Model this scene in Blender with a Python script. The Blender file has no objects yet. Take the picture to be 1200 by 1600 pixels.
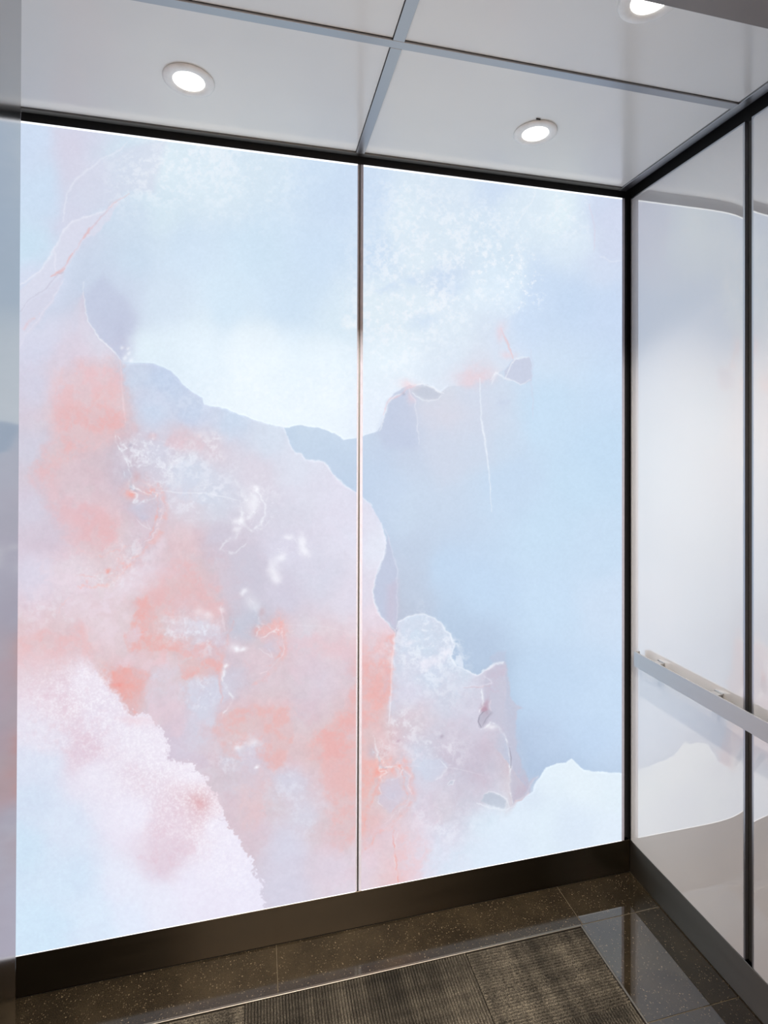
import bpy, bmesh, math
import numpy as np
from mathutils import Matrix, Vector

# ------------------------------------------------------------------ camera
EYE = 1.423873                     # eye height above the cab floor
F, CX, CY, YAW, PITCH, ROLL = 838.150663, 604.828057, 698.632216, 0.234458, 0.004821, 0.002824

def basis():
    sy, cy, cp, sp = math.sin(YAW), math.cos(YAW), math.cos(PITCH), math.sin(PITCH)
    f = Vector((sy*cp, cy*cp, sp)); r0 = Vector((cy, -sy, 0)); u0 = r0.cross(f)
    cr, sr = math.cos(ROLL), math.sin(ROLL)
    return cr*r0 + sr*u0, -sr*r0 + cr*u0, f
RT, UP, FW = basis()
S = bpy.context.scene
COL = S.collection
cam = bpy.data.cameras.new('camera'); cam_ob = bpy.data.objects.new('camera', cam); COL.objects.link(cam_ob)
cam_ob.matrix_world = Matrix(((RT.x, UP.x, -FW.x, 0), (RT.y, UP.y, -FW.y, 0), (RT.z, UP.z, -FW.z, EYE), (0, 0, 0, 1)))
cam.sensor_fit = 'HORIZONTAL'; cam.sensor_width = 36; cam.lens = F/1200*36
cam.shift_x = (600-CX)/1200; cam.shift_y = (CY-800)/1200
cam.clip_start = 0.02
S.camera = cam_ob
# ------------------------------------------------------------------ world, exposure
w = bpy.data.worlds.new('world'); S.world = w; w.use_nodes = True
w.node_tree.nodes['Background'].inputs[0].default_value = (0.9, 0.85, 0.8, 1)
w.node_tree.nodes['Background'].inputs[1].default_value = 0.15
S.view_settings.view_transform = 'Standard'; S.view_settings.look = 'None'
S.view_settings.exposure = 0.0; S.view_settings.gamma = 1.0; S.view_settings.use_curve_mapping = False
S.cycles.max_bounces = 12; S.cycles.diffuse_bounces = 6; S.cycles.glossy_bounces = 6
S.cycles.use_denoising = True; S.cycles.sample_clamp_indirect = 6.0
S.cycles.blur_glossy = 0.3

MURAL_LIGHT = 1.0        # radiance of the backlit artwork
DOWN_W = 44.0             # downlight power, each
LOBBY_FILL_W = 320.0           # power of the unseen fill lamp added in the lobby

# ------------------------------------------------------------------ cab dimensions (m)
D, XR, XL = 1.576514, 1.222378, -0.6475
BH, PT, CZ = 0.110649, 2.278318, 2.3        # baseboard height, panel top, underside of ceiling bars
YF0, YF1 = 0.60, 0.69                       # front wall, lobby face and cab face
JX0, JX1 = -0.265, 0.84                     # door opening
HZ = 2.0977                                 # header underside

# ------------------------------------------------------------------ helpers
def link(name, me, mat=None, parent=None):
    o = bpy.data.objects.new(name, me); COL.objects.link(o)
    if mat is not None and me is not None: me.materials.append(mat)
    if parent is not None: o.parent = parent
    return o
def bm_box(bm, x0, x1, y0, y1, z0, z1):
    v = [bm.verts.new(p) for p in ((x0,y0,z0),(x1,y0,z0),(x1,y1,z0),(x0,y1,z0),(x0,y0,z1),(x1,y0,z1),(x1,y1,z1),(x0,y1,z1))]
    for f in ((0,3,2,1),(4,5,6,7),(0,1,5,4),(1,2,6,5),(2,3,7,6),(3,0,4,7)): bm.faces.new([v[i] for i in f])
def mk(name, boxes, mat, parent=None, bevel=0.0, seg=2):
    bm = bmesh.new()
    for b in boxes: bm_box(bm, *b)
    if bevel > 0:
        bmesh.ops.bevel(bm, geom=bm.edges[:], offset=bevel, segments=seg, affect='EDGES', profile=0.5)
    me = bpy.data.meshes.new(name); bm.to_mesh(me); bm.free()
    return link(name, me, mat, parent)
def struct(o): o['kind'] = 'structure'; return o
def thing(o, label, cat, group=None):
    o['label'] = label; o['category'] = cat
    if group: o['group'] = group
    return o
def empty(name, loc=(0,0,0)):
    o = bpy.data.objects.new(name, None); COL.objects.link(o); o.location = loc; o.empty_display_size = .05
    return o
def lathe(name, prof, mat, parent=None, n=64, smooth=True):
    bm = bmesh.new(); rings = []
    for r, z in prof:
        if r < 1e-6: rings.append([bm.verts.new((0,0,z))])
        else: rings.append([bm.verts.new((r*math.cos(2*math.pi*i/n), r*math.sin(2*math.pi*i/n), z)) for i in range(n)])
    for a, b in zip(rings[:-1], rings[1:]):
        for i in range(n):
            j = (i+1) % n
            if len(a) == 1: bm.faces.new((a[0], b[i], b[j]))
            elif len(b) == 1: bm.faces.new((a[i], a[j], b[0]))
            else: bm.faces.new((a[i], a[j], b[j], b[i]))
    bmesh.ops.recalc_face_normals(bm, faces=bm.faces[:])
    me = bpy.data.meshes.new(name); bm.to_mesh(me); bm.free()
    if smooth:
        for p in me.polygons: p.use_smooth = True
    return link(name, me, mat, parent)

def srgb(r, g, b):
    def f(c):
        c /= 255.0
        return c/12.92 if c <= .04045 else ((c+.055)/1.055)**2.4
    return (f(r), f(g), f(b), 1)
class NT:
    def __init__(s, name):
        s.m = bpy.data.materials.new(name); s.m.use_nodes = True; s.t = s.m.node_tree; s.n = s.t.nodes; s.l = s.t.links
        s.p = s.n['Principled BSDF']
    def add(s, t, **k):
        n = s.n.new(t)
        for a, b in k.items(): setattr(n, a, b)
        return n
    def ln(s, a, b): s.l.new(a, b)
    def noise(s, scale, detail=3, rough=.5, vec=None):
        n = s.add('ShaderNodeTexNoise'); n.inputs['Scale'].default_value = scale; n.inputs['Detail'].default_value = detail
        n.inputs['Roughness'].default_value = rough
        if vec is not None: s.ln(vec, n.inputs['Vector'])
        return n
    def ramp(s, fac, stops):
        n = s.add('ShaderNodeValToRGB'); e = n.color_ramp.elements
        while len(e) < len(stops): e.new(.5)
        for i, (p, c) in enumerate(stops): e[i].position = p; e[i].color = c
        s.ln(fac, n.inputs[0]); return n
    def objco(s, sc=(1,1,1)):
        tc = s.add('ShaderNodeTexCoord'); mp = s.add('ShaderNodeMapping'); mp.inputs['Scale'].default_value = sc
        s.ln(tc.outputs['Object'], mp.inputs[0]); return mp.outputs[0]
    def set(s, **k):
        for a, b in k.items(): s.p.inputs[a.replace('_', ' ')].default_value = b
        return s

def metal(name, col, rough, brush=(1,1,1), amt=.08, tangent=None, aniso=0.0, bump=0.0):
    m = NT(name); m.set(Base_Color=col, Metallic=1.0, Roughness=rough)
    n = m.noise(60, 4, .6, m.objco(brush))
    r = m.add('ShaderNodeMapRange'); r.inputs[3].default_value = max(.02, rough-amt); r.inputs[4].default_value = rough+amt
    m.ln(n.outputs['Fac'], r.inputs[0]); m.ln(r.outputs[0], m.p.inputs['Roughness'])
    if aniso:
        m.set(Anisotropic=aniso)
        cb = m.add('ShaderNodeCombineXYZ')
        for i in range(3): cb.inputs[i].default_value = tangent[i]
        m.ln(cb.outputs[0], m.p.inputs['Tangent'])
    return m.m
def plain(name, col, rough=.5, metallic=0.0, nscale=40, amt=.06):
    m = NT(name); m.set(Metallic=metallic, Roughness=rough)
    n = m.noise(nscale, 3, .5, m.objco())
    d = tuple(c*(1-amt) for c in col[:3])+(1,); e = tuple(min(1, c*(1+amt)) for c in col[:3])+(1,)
    rp = m.ramp(n.outputs['Fac'], [(0.3, d), (0.7, e)]); m.ln(rp.outputs[0], m.p.inputs['Base Color'])
    return m.m

M = {}
M['dark'] = plain('dark_recess', (.012,.012,.013,1), .55)
M['bar'] = metal('ceiling_bar_steel', (.40,.40,.41,1), .32, (1,1,1), .06)
M['steel'] = metal('polished_steel', (.50,.50,.52,1), .07, (40,40,1), .02)
M['brushed'] = metal('satin_steel', (.62,.61,.60,1), .28, (1,.03,1), .06)
M['rail'] = metal('rail_steel', (.62,.61,.60,1), .55, (1,.03,1), .04)
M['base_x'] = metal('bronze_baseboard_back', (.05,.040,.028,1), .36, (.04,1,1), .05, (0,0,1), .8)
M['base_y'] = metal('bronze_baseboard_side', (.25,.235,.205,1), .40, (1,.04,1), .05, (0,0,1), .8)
M['mullion'] = metal('mullion_metal', (.15,.15,.145,1), .5, (1,1,.05), .05)
M['rim'] = plain('glass_panel_rim', srgb(176,176,190), .25)
M['whiterim'] = metal('panel_rim_metal', (.58,.58,.60,1), .35, (1,1,1), .05)
M['strip'] = metal('carpet_edge_strip', (.20,.18,.15,1), .45, (1,1,1), .05)

def white_gloss():
    m = NT('white_gloss_panel'); m.set(Roughness=.5, Specular_IOR_Level=0.0)
    n = m.noise(3, 2, .5, m.objco()); rp = m.ramp(n.outputs['Fac'], [(.3, (.86,.855,.86,1)), (.7, (.89,.885,.89,1))])
    m.ln(rp.outputs[0], m.p.inputs['Base Color'])
    m.set(Coat_Weight=1.0, Coat_IOR=4.2, Coat_Roughness=.01)
    return m.m
M['white'] = white_gloss()

def ceiling_mat():
    m = NT('satin_ceiling_laminate'); m.set(Roughness=.5, Specular_IOR_Level=0.0)
    n = m.noise(2.5, 3, .5, m.objco()); rp = m.ramp(n.outputs['Fac'], [(.3, (.80,.80,.785,1)), (.7, (.85,.85,.835,1))])
    m.ln(rp.outputs[0], m.p.inputs['Base Color'])
    m.set(Coat_Weight=1.0, Coat_IOR=2.0, Coat_Roughness=.16)
    return m.m
M['ceil'] = ceiling_mat()

def stone(ior=1.85, cr=.025, name='speckled_brown_stone'):
    m = NT(name); co = m.objco()
    a = m.noise(9, 5, .6, co); base = m.ramp(a.outputs['Fac'], [(.3, srgb(29,25,19)), (.7, srgb(45,39,29))])
    v = m.add('ShaderNodeTexVoronoi'); v.inputs['Scale'].default_value = 185; v.inputs['Randomness'].default_value = 1
    w_ = m.noise(60, 2, .5, co); mix = m.add('ShaderNodeMixRGB', blend_type='ADD'); mix.inputs[0].default_value = .012
    m.ln(co, mix.inputs[1]); m.ln(w_.outputs['Color'], mix.inputs[2]); m.ln(mix.outputs[0], v.inputs['Vector'])
    sp = m.ramp(v.outputs['Distance'], [(.14, (1,1,1,1)), (.34, (0,0,0,1))])
    sep = m.add('ShaderNodeSeparateColor'); m.ln(v.outputs['Color'], sep.inputs[0])
    th = m.ramp(sep.outputs[0], [(.52, (0,0,0,1)), (.95, (1,1,1,1))])
    mu = m.add('ShaderNodeMath', operation='MULTIPLY'); m.ln(sp.outputs[0], mu.inputs[0]); m.ln(th.outputs[0], mu.inputs[1])
    f = m.noise(420, 3, .7, co); fr = m.ramp(f.outputs['Fac'], [(.38, (.75,.75,.75,1)), (.66, (1.35,1.3,1.25,1))])
    mm = m.add('ShaderNodeMixRGB', blend_type='MULTIPLY'); mm.inputs[0].default_value = 1
    m.ln(base.outputs[0], mm.inputs[1]); m.ln(fr.outputs[0], mm.inputs[2])
    c = m.add('ShaderNodeMixRGB'); c.inputs[2].default_value = srgb(104,92,74)
    m.ln(mu.outputs[0], c.inputs[0]); m.ln(mm.outputs[0], c.inputs[1]); m.ln(c.outputs[0], m.p.inputs['Base Color'])
    m.set(Roughness=.6, Specular_IOR_Level=0.0, Coat_Weight=1.0, Coat_IOR=ior, Coat_Roughness=cr)
    return m.m
M['stone'] = stone()
M['stone_dull'] = stone(1.4, .10, 'speckled_brown_stone_dull')  # same stone with a duller coat, to mute the panels' reflection in the back row

def carpet():
    m = NT('ribbed_loop_carpet'); co = m.objco()
    a = m.noise(7, 4, .6, m.objco((1,.35,1))); b = m.noise(380, 2, .7, co)
    r1 = m.ramp(a.outputs['Fac'], [(.32, srgb(44,41,37)), (.68, srgb(76,71,64))])
    r2 = m.ramp(b.outputs['Fac'], [(.38, (.22,.22,.22,1)), (.64, (1.9,1.9,1.8,1))])
    mm = m.add('ShaderNodeMixRGB', blend_type='MULTIPLY'); mm.inputs[0].default_value = 1
    m.ln(r1.outputs[0], mm.inputs[1]); m.ln(r2.outputs[0], mm.inputs[2])
    sa = m.noise(26, 3, .7, m.objco((1, .06, 1))); sb = m.noise(26, 3, .7, m.objco((.06, 1, 1)))
    ad = m.add('ShaderNodeMath', operation='ADD'); m.ln(sa.outputs['Fac'], ad.inputs[0]); m.ln(sb.outputs['Fac'], ad.inputs[1])
    hf = m.add('ShaderNodeMath', operation='MULTIPLY'); hf.inputs[1].default_value = .5; m.ln(ad.outputs[0], hf.inputs[0])
    r3 = m.ramp(hf.outputs[0], [(.42, (.62,.62,.62,1)), (.58, (1.3,1.3,1.27,1))])
    hv = m.add('ShaderNodeMixRGB', blend_type='MULTIPLY'); hv.inputs[0].default_value = 1
    m.ln(mm.outputs[0], hv.inputs[1]); m.ln(r3.outputs[0], hv.inputs[2]); m.ln(hv.outputs[0], m.p.inputs['Base Color'])
    m.set(Roughness=.95, Specular_IOR_Level=.1)
    return m.m
M['carpet'] = carpet()

def emit(name, col, s):
    m = NT(name); m.set(Base_Color=(.5,.5,.5,1), Emission_Color=col, Emission_Strength=s, Roughness=.4); return m.m
M['lens'] = emit('lamp_lens', (1,.97,.92,1), 3.0)
M['edge_led'] = emit('edge_led_light', (.93,.97,1,1), 1.12)
M['edge_soft'] = emit('edge_led_soft', (.88,.94,1,1), 1.15)
M['ring'] = plain('white_lamp_ring', (.9,.9,.89,1), .35)
M['sconce'] = emit('lobby_sconce_glow', (1,.50,.16,1), 14.0)
M['lobby_wall'] = plain('lobby_plaster', (.40,.36,.32,1), .7)
M['lobby_floor'] = plain('lobby_stone', (.16,.14,.12,1), .3)

# ------------------------------------------------------------------ the cloud and onyx artwork of the back panels
# Outlines and tones are traced on the panels; (u, v) are tracing coordinates on the artwork, mapped from metres by sheet().
rng = np.random.RandomState(7)
TAB = rng.rand(256, 256).astype(np.float32)
def vn(x, y, k):
    x = x + 37.7*k; y = y + 91.3*k
    xi = np.floor(x).astype(np.int32); yi = np.floor(y).astype(np.int32)
    fx = (x-xi).astype(np.float32); fy = (y-yi).astype(np.float32)
    fx = fx*fx*(3-2*fx); fy = fy*fy*(3-2*fy)
    a = TAB[yi & 255, xi & 255]; b = TAB[yi & 255, (xi+1) & 255]; c = TAB[(yi+1) & 255, xi & 255]; d = TAB[(yi+1) & 255, (xi+1) & 255]
    return (a+(b-a)*fx)*(1-fy) + (c+(d-c)*fx)*fy
def fbm(x, y, s, o, k, g=.5):
    t = np.zeros_like(x, dtype=np.float32); a = 1.0; n = 0
    for i in range(o):
        t += a*vn(x/s, y/s, k+i*3); n += a; a *= g; s /= 2.03
    return t/n*2-1
def sstep(a, b, x):
    t = np.clip((x-a)/(b-a), 0, 1); return t*t*(3-2*t)
def sheet(X, Z):                    # metres on the panel plane -> tracing coordinates
    z = Z-EYE
    d = X*FW.x + D*FW.y + z*FW.z
    return CX + F*(X*RT.x+D*RT.y+z*RT.z)/d, CY - F*(X*UP.x+D*UP.y+z*UP.z)/d

TONES_TOP = """50,220,205,220,242 60,300,203,221,242 110,225,210,212,231 140,270,211,216,234 110,350,210,212,232 55,380,202,224,242 60,450,214,220,240
200,250,208,225,240 260,260,219,234,245 330,280,218,233,245 400,250,213,229,243 500,260,205,223,243 540,300,203,221,243 180,350,204,219,237
250,330,212,229,242 200,400,200,217,236 160,440,200,212,232 300,400,203,221,240 400,400,205,225,243 500,400,204,223,244 350,470,207,226,243
250,480,208,223,240 450,470,205,224,243 540,500,213,230,244 300,540,220,234,246 400,560,225,237,247 500,560,223,236,247 400,620,228,239,248
500,640,228,239,249 230,550,219,234,245 180,515,192,200,222 150,480,201,210,231 175,540,196,200,222 580,300,204,221,243 585,400,204,222,243 640,330,220,234,246
660,400,223,236,247 590,470,224,237,247 700,370,218,232,245 700,300,214,228,243 690,430,204,219,240 760,380,213,229,244 780,430,214,230,245
740,460,219,233,246 640,500,223,236,247 700,520,219,232,245 600,560,223,236,247 620,610,221,232,245 600,650,222,232,246 700,560,213,225,240 740,590,211,216,231
780,290,205,221,243 820,330,219,233,246 870,330,225,239,248 900,370,217,231,245 940,300,206,221,243 960,330,208,217,239 950,400,209,220,241
850,450,200,218,242 900,470,197,216,241 950,480,200,217,242 830,500,200,218,242 780,530,211,222,239"""
TONES_BLUE = """870,560,196,216,240 950,600,191,214,241 850,650,189,214,240 940,700,187,213,240 900,760,188,214,240 850,830,189,214,240 950,850,191,214,240
800,760,187,209,236 750,700,191,209,233 700,700,192,206,229 640,690,187,200,225 700,640,200,209,227 750,640,197,210,232 600,700,184,201,228 620,650,188,199,222
580,740,184,203,229 620,790,191,209,233 640,860,184,200,225 640,930,181,196,221 700,900,183,206,235 760,930,185,209,238 850,950,191,215,242
950,950,197,216,241 950,1100,191,214,242 850,1080,185,209,238 850,1180,182,203,233 920,1150,187,210,240 970,1190,191,212,240 740,1010,177,197,226
720,980,180,201,229 820,1180,178,198,228 480,690,187,206,230 500,705,186,205,230 540,720,184,203,229 550,690,188,207,232 600,880,188,200,224 605,940,182,190,212 610,800,190,207,232"""
TONES_ONYX = """210,590,196,208,229 260,590,189,204,229 240,640,197,209,231 300,650,191,206,230 360,660,196,211,232 420,685,205,216,233 470,720,213,218,234
520,780,216,216,233 480,780,213,213,229 550,830,217,217,234 585,850,221,225,240 560,930,216,213,229 500,900,209,209,226 450,800,209,209,225 400,740,211,207,222
330,700,211,201,214 290,685,213,197,208 60,540,207,210,230 110,560,214,206,222 150,540,214,212,228 60,600,206,206,225 100,600,218,202,214 50,700,205,204,221 50,800,208,203,220 60,900,213,209,227
140,600,223,193,199 170,620,225,182,183 120,640,221,187,191 160,670,218,172,172 90,720,214,187,193 140,740,210,187,195 185,740,200,191,206 190,700,199,192,207
130,800,218,182,187 160,830,221,175,176 70,840,208,196,212 110,900,223,206,217 180,900,220,197,204 225,850,208,193,205 230,790,202,192,207 250,700,205,205,222
300,740,205,212,228 340,780,205,210,226 290,790,212,206,219 340,850,200,196,213 290,850,214,187,193 250,930,219,168,165 290,920,218,168,166 320,950,215,169,168
240,1000,219,166,160 350,920,205,196,211 400,900,200,196,213 380,970,193,195,212 450,860,211,210,228 440,930,204,201,219 470,1000,212,206,219 520,1010,219,199,207
500,1060,212,201,215 545,1050,211,195,207 425,1010,213,180,184 340,1010,208,190,203 300,1050,217,176,174 260,1060,212,190,198 200,1000,221,192,196 150,980,224,197,202
60,1010,224,182,182 90,1010,221,182,184 200,1070,222,150,142 250,1110,215,194,205 330,1090,202,202,221 320,1130,206,206,223 270,1150,207,196,213 370,1150,215,173,170
420,1120,217,176,176 440,1170,216,171,170 400,1180,207,200,217 360,1200,208,192,204 450,1220,206,205,222 480,1280,210,206,221 420,1260,211,193,201 390,1300,210,192,203
450,1330,209,207,225 520,1300,215,181,184 500,1175,218,170,167 540,1150,220,163,157 540,1220,219,170,166 540,1270,217,176,176 470,1100,209,195,208 525,1350,215,207,222
450,1390,208,206,224 550,1390,218,207,221 590,960,222,212,226 590,1010,223,198,206 580,1060,221,172,170 600,1080,221,163,159 575,1130,220,170,167 570,1200,223,168,161
600,1230,219,171,168 620,1250,213,184,190 580,1280,222,172,168 600,1305,220,193,202 580,1350,221,206,219 615,1340,226,182,181 618,1370,227,185,182 410,1040,213,195,205 360,1060,202,196,212"""
TONES_LOW = """650,1000,204,216,234 680,1050,202,213,232 640,1060,206,213,230 640,1080,208,211,229 700,1090,205,206,223 650,1130,211,200,212 700,1150,205,200,216 740,1120,205,206,223
700,1200,200,195,212 650,1200,205,211,229 740,1200,198,191,208 775,1180,198,193,209 720,1250,205,199,215 660,1260,210,205,221 700,1290,214,217,234 640,1310,221,213,227
690,1270,211,201,213 760,1290,217,227,242 700,1340,216,226,243 650,1340,222,218,234 640,1370,222,218,236 720,1050,205,217,234 760,1060,205,205,222 600,1160,212,184,192 610,1190,213,203,217
850,1220,221,235,247 900,1220,225,237,248 960,1240,222,235,247 900,1290,215,228,245 850,1290,219,233,247 800,1300,217,231,246 960,1290,222,234,248 780,1330,216,229,246 620,1300,219,205,217"""
TONES_FOAM = """60,1150,226,222,237 130,1070,230,222,236 60,1060,228,214,227 100,1100,227,212,225 150,1120,228,221,236 200,1150,230,225,239 130,1172,222,203,218 240,1190,232,227,241
150,1220,230,226,241 50,1250,209,222,241 40,1330,204,224,243 100,1300,215,225,243 120,1380,209,226,245 60,1450,207,228,247 200,1280,231,228,244 220,1220,226,215,229
302,1262,220,184,190 260,1290,226,210,224 255,1335,220,203,218 300,1220,233,228,242 330,1290,233,230,245 200,1380,227,231,247 250,1400,228,230,246 350,1340,232,229,245
300,1380,230,228,245 380,1400,230,228,245 200,1430,222,230,248 150,1440,215,229,247 60,1200,215,222,240"""
def tone_field(txt, U, V, soft):
    pts = np.array([[float(a) for a in p.split(',')] for p in txt.split()])
    st = 6; gu = np.arange(-60, 1080, st); gv = np.arange(100, 1620, st)
    GU, GV = np.meshgrid(gu, gv); acc = np.zeros(GU.shape+(3,)); ws = np.zeros(GU.shape)
    for p in pts:
        wt = 1.0/((GU-p[0])**2+(GV-p[1])**2+soft**2)**2.0
        acc += wt[..., None]*p[2:5]; ws += wt
    G = (acc/ws[..., None]).astype(np.float32)
    x = np.clip((U+60)/st, 0, len(gu)-1.01); y = np.clip((V-100)/st, 0, len(gv)-1.01)
    xi = x.astype(int); yi = y.astype(int); fx = (x-xi)[..., None]; fy = (y-yi)[..., None]
    return (G[yi, xi]*(1-fx)+G[yi, xi+1]*fx)*(1-fy)+(G[yi+1, xi]*(1-fx)+G[yi+1, xi+1]*fx)*fy
def P(s): return [tuple(float(a) for a in q.split(',')) for q in s.split()]
def window(pts, U0, V0, mar):
    xs = [p[0] for p in pts]; ys = [p[1] for p in pts]
    m = (U0 > min(xs)-mar) & (U0 < max(xs)+mar) & (V0 > min(ys)-mar) & (V0 < max(ys)+mar)
    r = np.where(m.any(1))[0]; c = np.where(m.any(0))[0]
    if len(r) == 0 or len(c) == 0: return None
    return slice(r[0], r[-1]+1), slice(c[0], c[-1]+1)
def seg_dist(pts, u, v, closed=False):
    d = np.full(u.shape, 1e9, np.float32); ins = np.zeros(u.shape, bool); tt = np.zeros(u.shape, np.float32)
    n = len(pts); k = n if closed else n-1
    for i in range(k):
        ax, ay = pts[i]; bx, by = pts[(i+1) % n]; ex, ey = bx-ax, by-ay; L = ex*ex+ey*ey+1e-9
        t = np.clip(((u-ax)*ex+(v-ay)*ey)/L, 0, 1); q = (u-ax-t*ex)**2+(v-ay-t*ey)**2
        m = q < d; d = np.where(m, q, d); tt = np.where(m, (i+t)/k, tt)
        if closed:
            ins ^= ((ay > v) != (by > v)) & (u < (bx-ax)*(v-ay)/(by-ay+1e-12)+ax)
    d = np.sqrt(d)
    if closed: d = np.where(ins, d, -d)
    return d, tt

def artwork(W, H, x0, x1, z0, z1):
    X = np.linspace(x0, x1, W); Z = np.linspace(z0, z1, H)
    X, Z = np.meshgrid(X, Z); U, V = sheet(X, Z); U = U.astype(np.float32); V = V.astype(np.float32)
    n1 = fbm(U, V, 70, 5, 1); n2 = fbm(U, V, 70, 5, 21)
    r1 = fbm(U, V, 14, 4, 41, .6); r2 = fbm(U, V, 14, 4, 61, .6)
    fine = fbm(U, V, 7, 4, 81, .7); mid = fbm(U, V, 30, 5, 101, .6); spk = vn(U/1.6, V/1.6, 5)*.6+vn(U/3.1, V/3.1, 9)*.4
    Us, Vs = U+22*n1, V+22*n2                 # soft domain for tones
    Uo, Vo = U+26*n1+8*r1, V+26*n2+8*r2
    Ue, Ve = U+3.2*r1, V+3.2*r2               # ragged domain for torn edges
    img = tone_field(TONES_BLUE, Us, Vs, 26)
    img += (mid*1.6+fine*1.2)[..., None]+np.array([6, 4, 0], np.float32)
    def over(col, m): 
        nonlocal img
        img = img + (col-img)*m[..., None]
    def patch(poly, col, soft=1.0, alpha=1.0, rim=0, rimw=2.0, rag=1.0, mod=None, shade=0, shadew=20):
        """torn-edged patch; rim = brighter crest just inside its edge; shade = darker band just outside"""
        nonlocal img
        pts = P(poly); win = window(pts, U, V, 70)
        if win is None: return
        u = U[win]+(Ue[win]-U[win])*rag; v = V[win]+(Ve[win]-V[win])*rag
        d, _ = seg_dist(pts, u, v, True)
        a = sstep(-soft, soft, d)*alpha
        if mod is not None: a = a*mod[win]
        c = col[win] if isinstance(col, np.ndarray) and col.ndim == 3 else np.array(col, np.float32)
        sub = img[win]
        if shade:
            sub = sub - (shade*np.exp(-np.clip(-d, 0, 999)/shadew)*(1-a))[..., None]*np.array([1.3, 1.0, .6], np.float32)
        sub = sub + (c-sub)*a[..., None]
        if rim: sub = sub + (rim*np.exp(-((d-rimw*.6)/rimw)**2)*alpha)[..., None]*np.array([1.05, .95, .65], np.float32)
        img[win] = sub
    def vein(line, col, wd, alpha, rag=1.2, taper=True, soft=None, mod=None):
        nonlocal img
        pts = P(line); win = window(pts, U, V, 4*wd+14)
        if win is None: return
        u = U[win]+(Ue[win]-U[win])*rag; v = V[win]+(Ve[win]-V[win])*rag
        d, t = seg_dist(pts, u, v)
        ww = wd*.78*(np.sin(np.pi*np.clip(t*.94+.03, 0, 1))**.5 if taper else 1)+.25
        a = np.exp(-(d/ww)**2)*alpha*.82*(.6+.4*brk[win])
        if mod is not None: a = a*mod[win]
        if rag > 1.3: a = a*brk[win]
        img[win] = img[win]+(np.array(col, np.float32)-img[win])*a[..., None]
    def blob(u0, v0, ru, rv, col, alpha, rag=1.0, mod=None, p=1.0):
        nonlocal img
        win = window([(u0-ru*1.6, v0-rv*1.6), (u0+ru*1.6, v0+rv*1.6)], U, V, 30)
        if win is None: return
        u = U[win]+(Uo[win]-U[win])*rag; v = V[win]+(Vo[win]-V[win])*rag
        q = ((u-u0)/ru)**2+((v-v0)/rv)**2
        a = np.exp(-q**p)*alpha
        if mod is not None: a = a*mod[win]
        img[win] = img[win]+(np.array(col, np.float32)-img[win])*a[..., None]
    WHT = (238,243,251); RED = (232,128,112); CORAL = (238,150,138); GREY = (176,186,206); MAUVE = (190,182,200)
    curd = sstep(-.15, .45, fine+mid*.6); lace = 1-np.abs(np.clip(fbm(U, V, 16, 4, 131, .65)*2.6, -1, 1)); lace = lace**3
    lc2 = 1-np.abs(np.clip(fbm(U, V, 9, 3, 141, .6)*2.4, -1, 1)); lace = np.clip(.65*lace+.65*lc2**3, 0, 1)*sstep(-.35, .25, fbm(U, V, 24, 3, 151)); brk = .35+.65*sstep(-.3, .3, fbm(U, V, 9, 3, 171, .6))
    mot = fbm(U+14*r1, V+14*r2, 30, 5, 181, .58); mot2 = fbm(U+8*r2, V+8*r1, 13, 4, 191, .6)
    redm = .18+.95*sstep(-.22, .28, mot*.9+mot2*.4)

    # --- onyx body (left, below the big cloud)
    ony = tone_field(TONES_ONYX, U+11*n1+4*r1, V+11*n2+4*r2, 19); redness = np.clip((ony[..., 0]-ony[..., 2])/30.0, 0, 1); ony = ony+(np.array([213,205,219], np.float32)-ony)*(.34*redness)[..., None]
    act = .3+.7*sstep(-5, 12, ony[..., 0]-ony[..., 2]+6)
    ony = ony+(mot*act)[..., None]*np.array([3, -5, -4], np.float32)+(mot2*act)[..., None]*np.array([5, 6, 6], np.float32)+(fine*4.0)[..., None]
    BODY = ("-60,470 40,500 100,480 133,455 133,475 137,500 150,520 172,540 186,558 192,568 240,567 268,580 290,605 315,622 318,632 355,640 380,650 405,658 435,666 "
            "443,668 447,682 455,700 460,706 470,708 478,718 500,720 507,722 520,740 535,757 560,772 580,790 596,818 603,850 600,870 590,890 586,905 583,925 585,940 590,955 605,975 "
            "616,990 617,1000 640,1000 800,1200 840,1260 1000,1260 1000,1600 -60,1600")
    pts = P(BODY); win = window(pts, U, V, 90); d, _ = seg_dist(pts, U[win]+(Ue[win]-U[win])*.8, V[win]+(Ve[win]-V[win])*.8, True)
    sf = 1.0+40*sstep(132, 112, U[win]); a = sstep(-1, 1, d/sf); sub = img[win]
    sub = sub-(5*np.exp(-np.clip(-d, 0, 999)/26)*(1-a))[..., None]*np.array([1.3, 1.0, .6], np.float32)
    sub = sub+(ony[win]-sub)*a[..., None]; img[win] = sub+(8*brk[win]*np.exp(-((d-1)/1.7)**2)*sstep(150, 190, U[win]))[..., None]
    # --- lower right body
    low = tone_field(TONES_LOW, Us, Vs, 22)+(mid*2+mot2*4+fine*4.5)[..., None]+(mot)[..., None]*np.array([4,-3,-3], np.float32)
    wide = 1.2+34*sstep(1090, 1180, V)
    pts = P("617,1000 619,985 622,970 640,963 660,960 680,966 692,980 704,990 710,1005 706,1025 712,1040 725,1047 745,1056 760,1048 775,1038 790,1036 790,1100 796,1165 800,1260 830,1235 1040,1230 1040,1600 640,1600 628,1400 622,1320 630,1240 616,1180 606,1120 612,1060")
    win = window(pts, U, V, 80); d, _ = seg_dist(pts, Ue[win], Ve[win], True); s = wide[win]
    a = sstep(-1, 1, d/s); sub = img[win]
    sub = sub-(9*np.exp(-np.clip(-d, 0, 999)/30)*(1-a)*sstep(650, 740, U[win]))[..., None]
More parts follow.
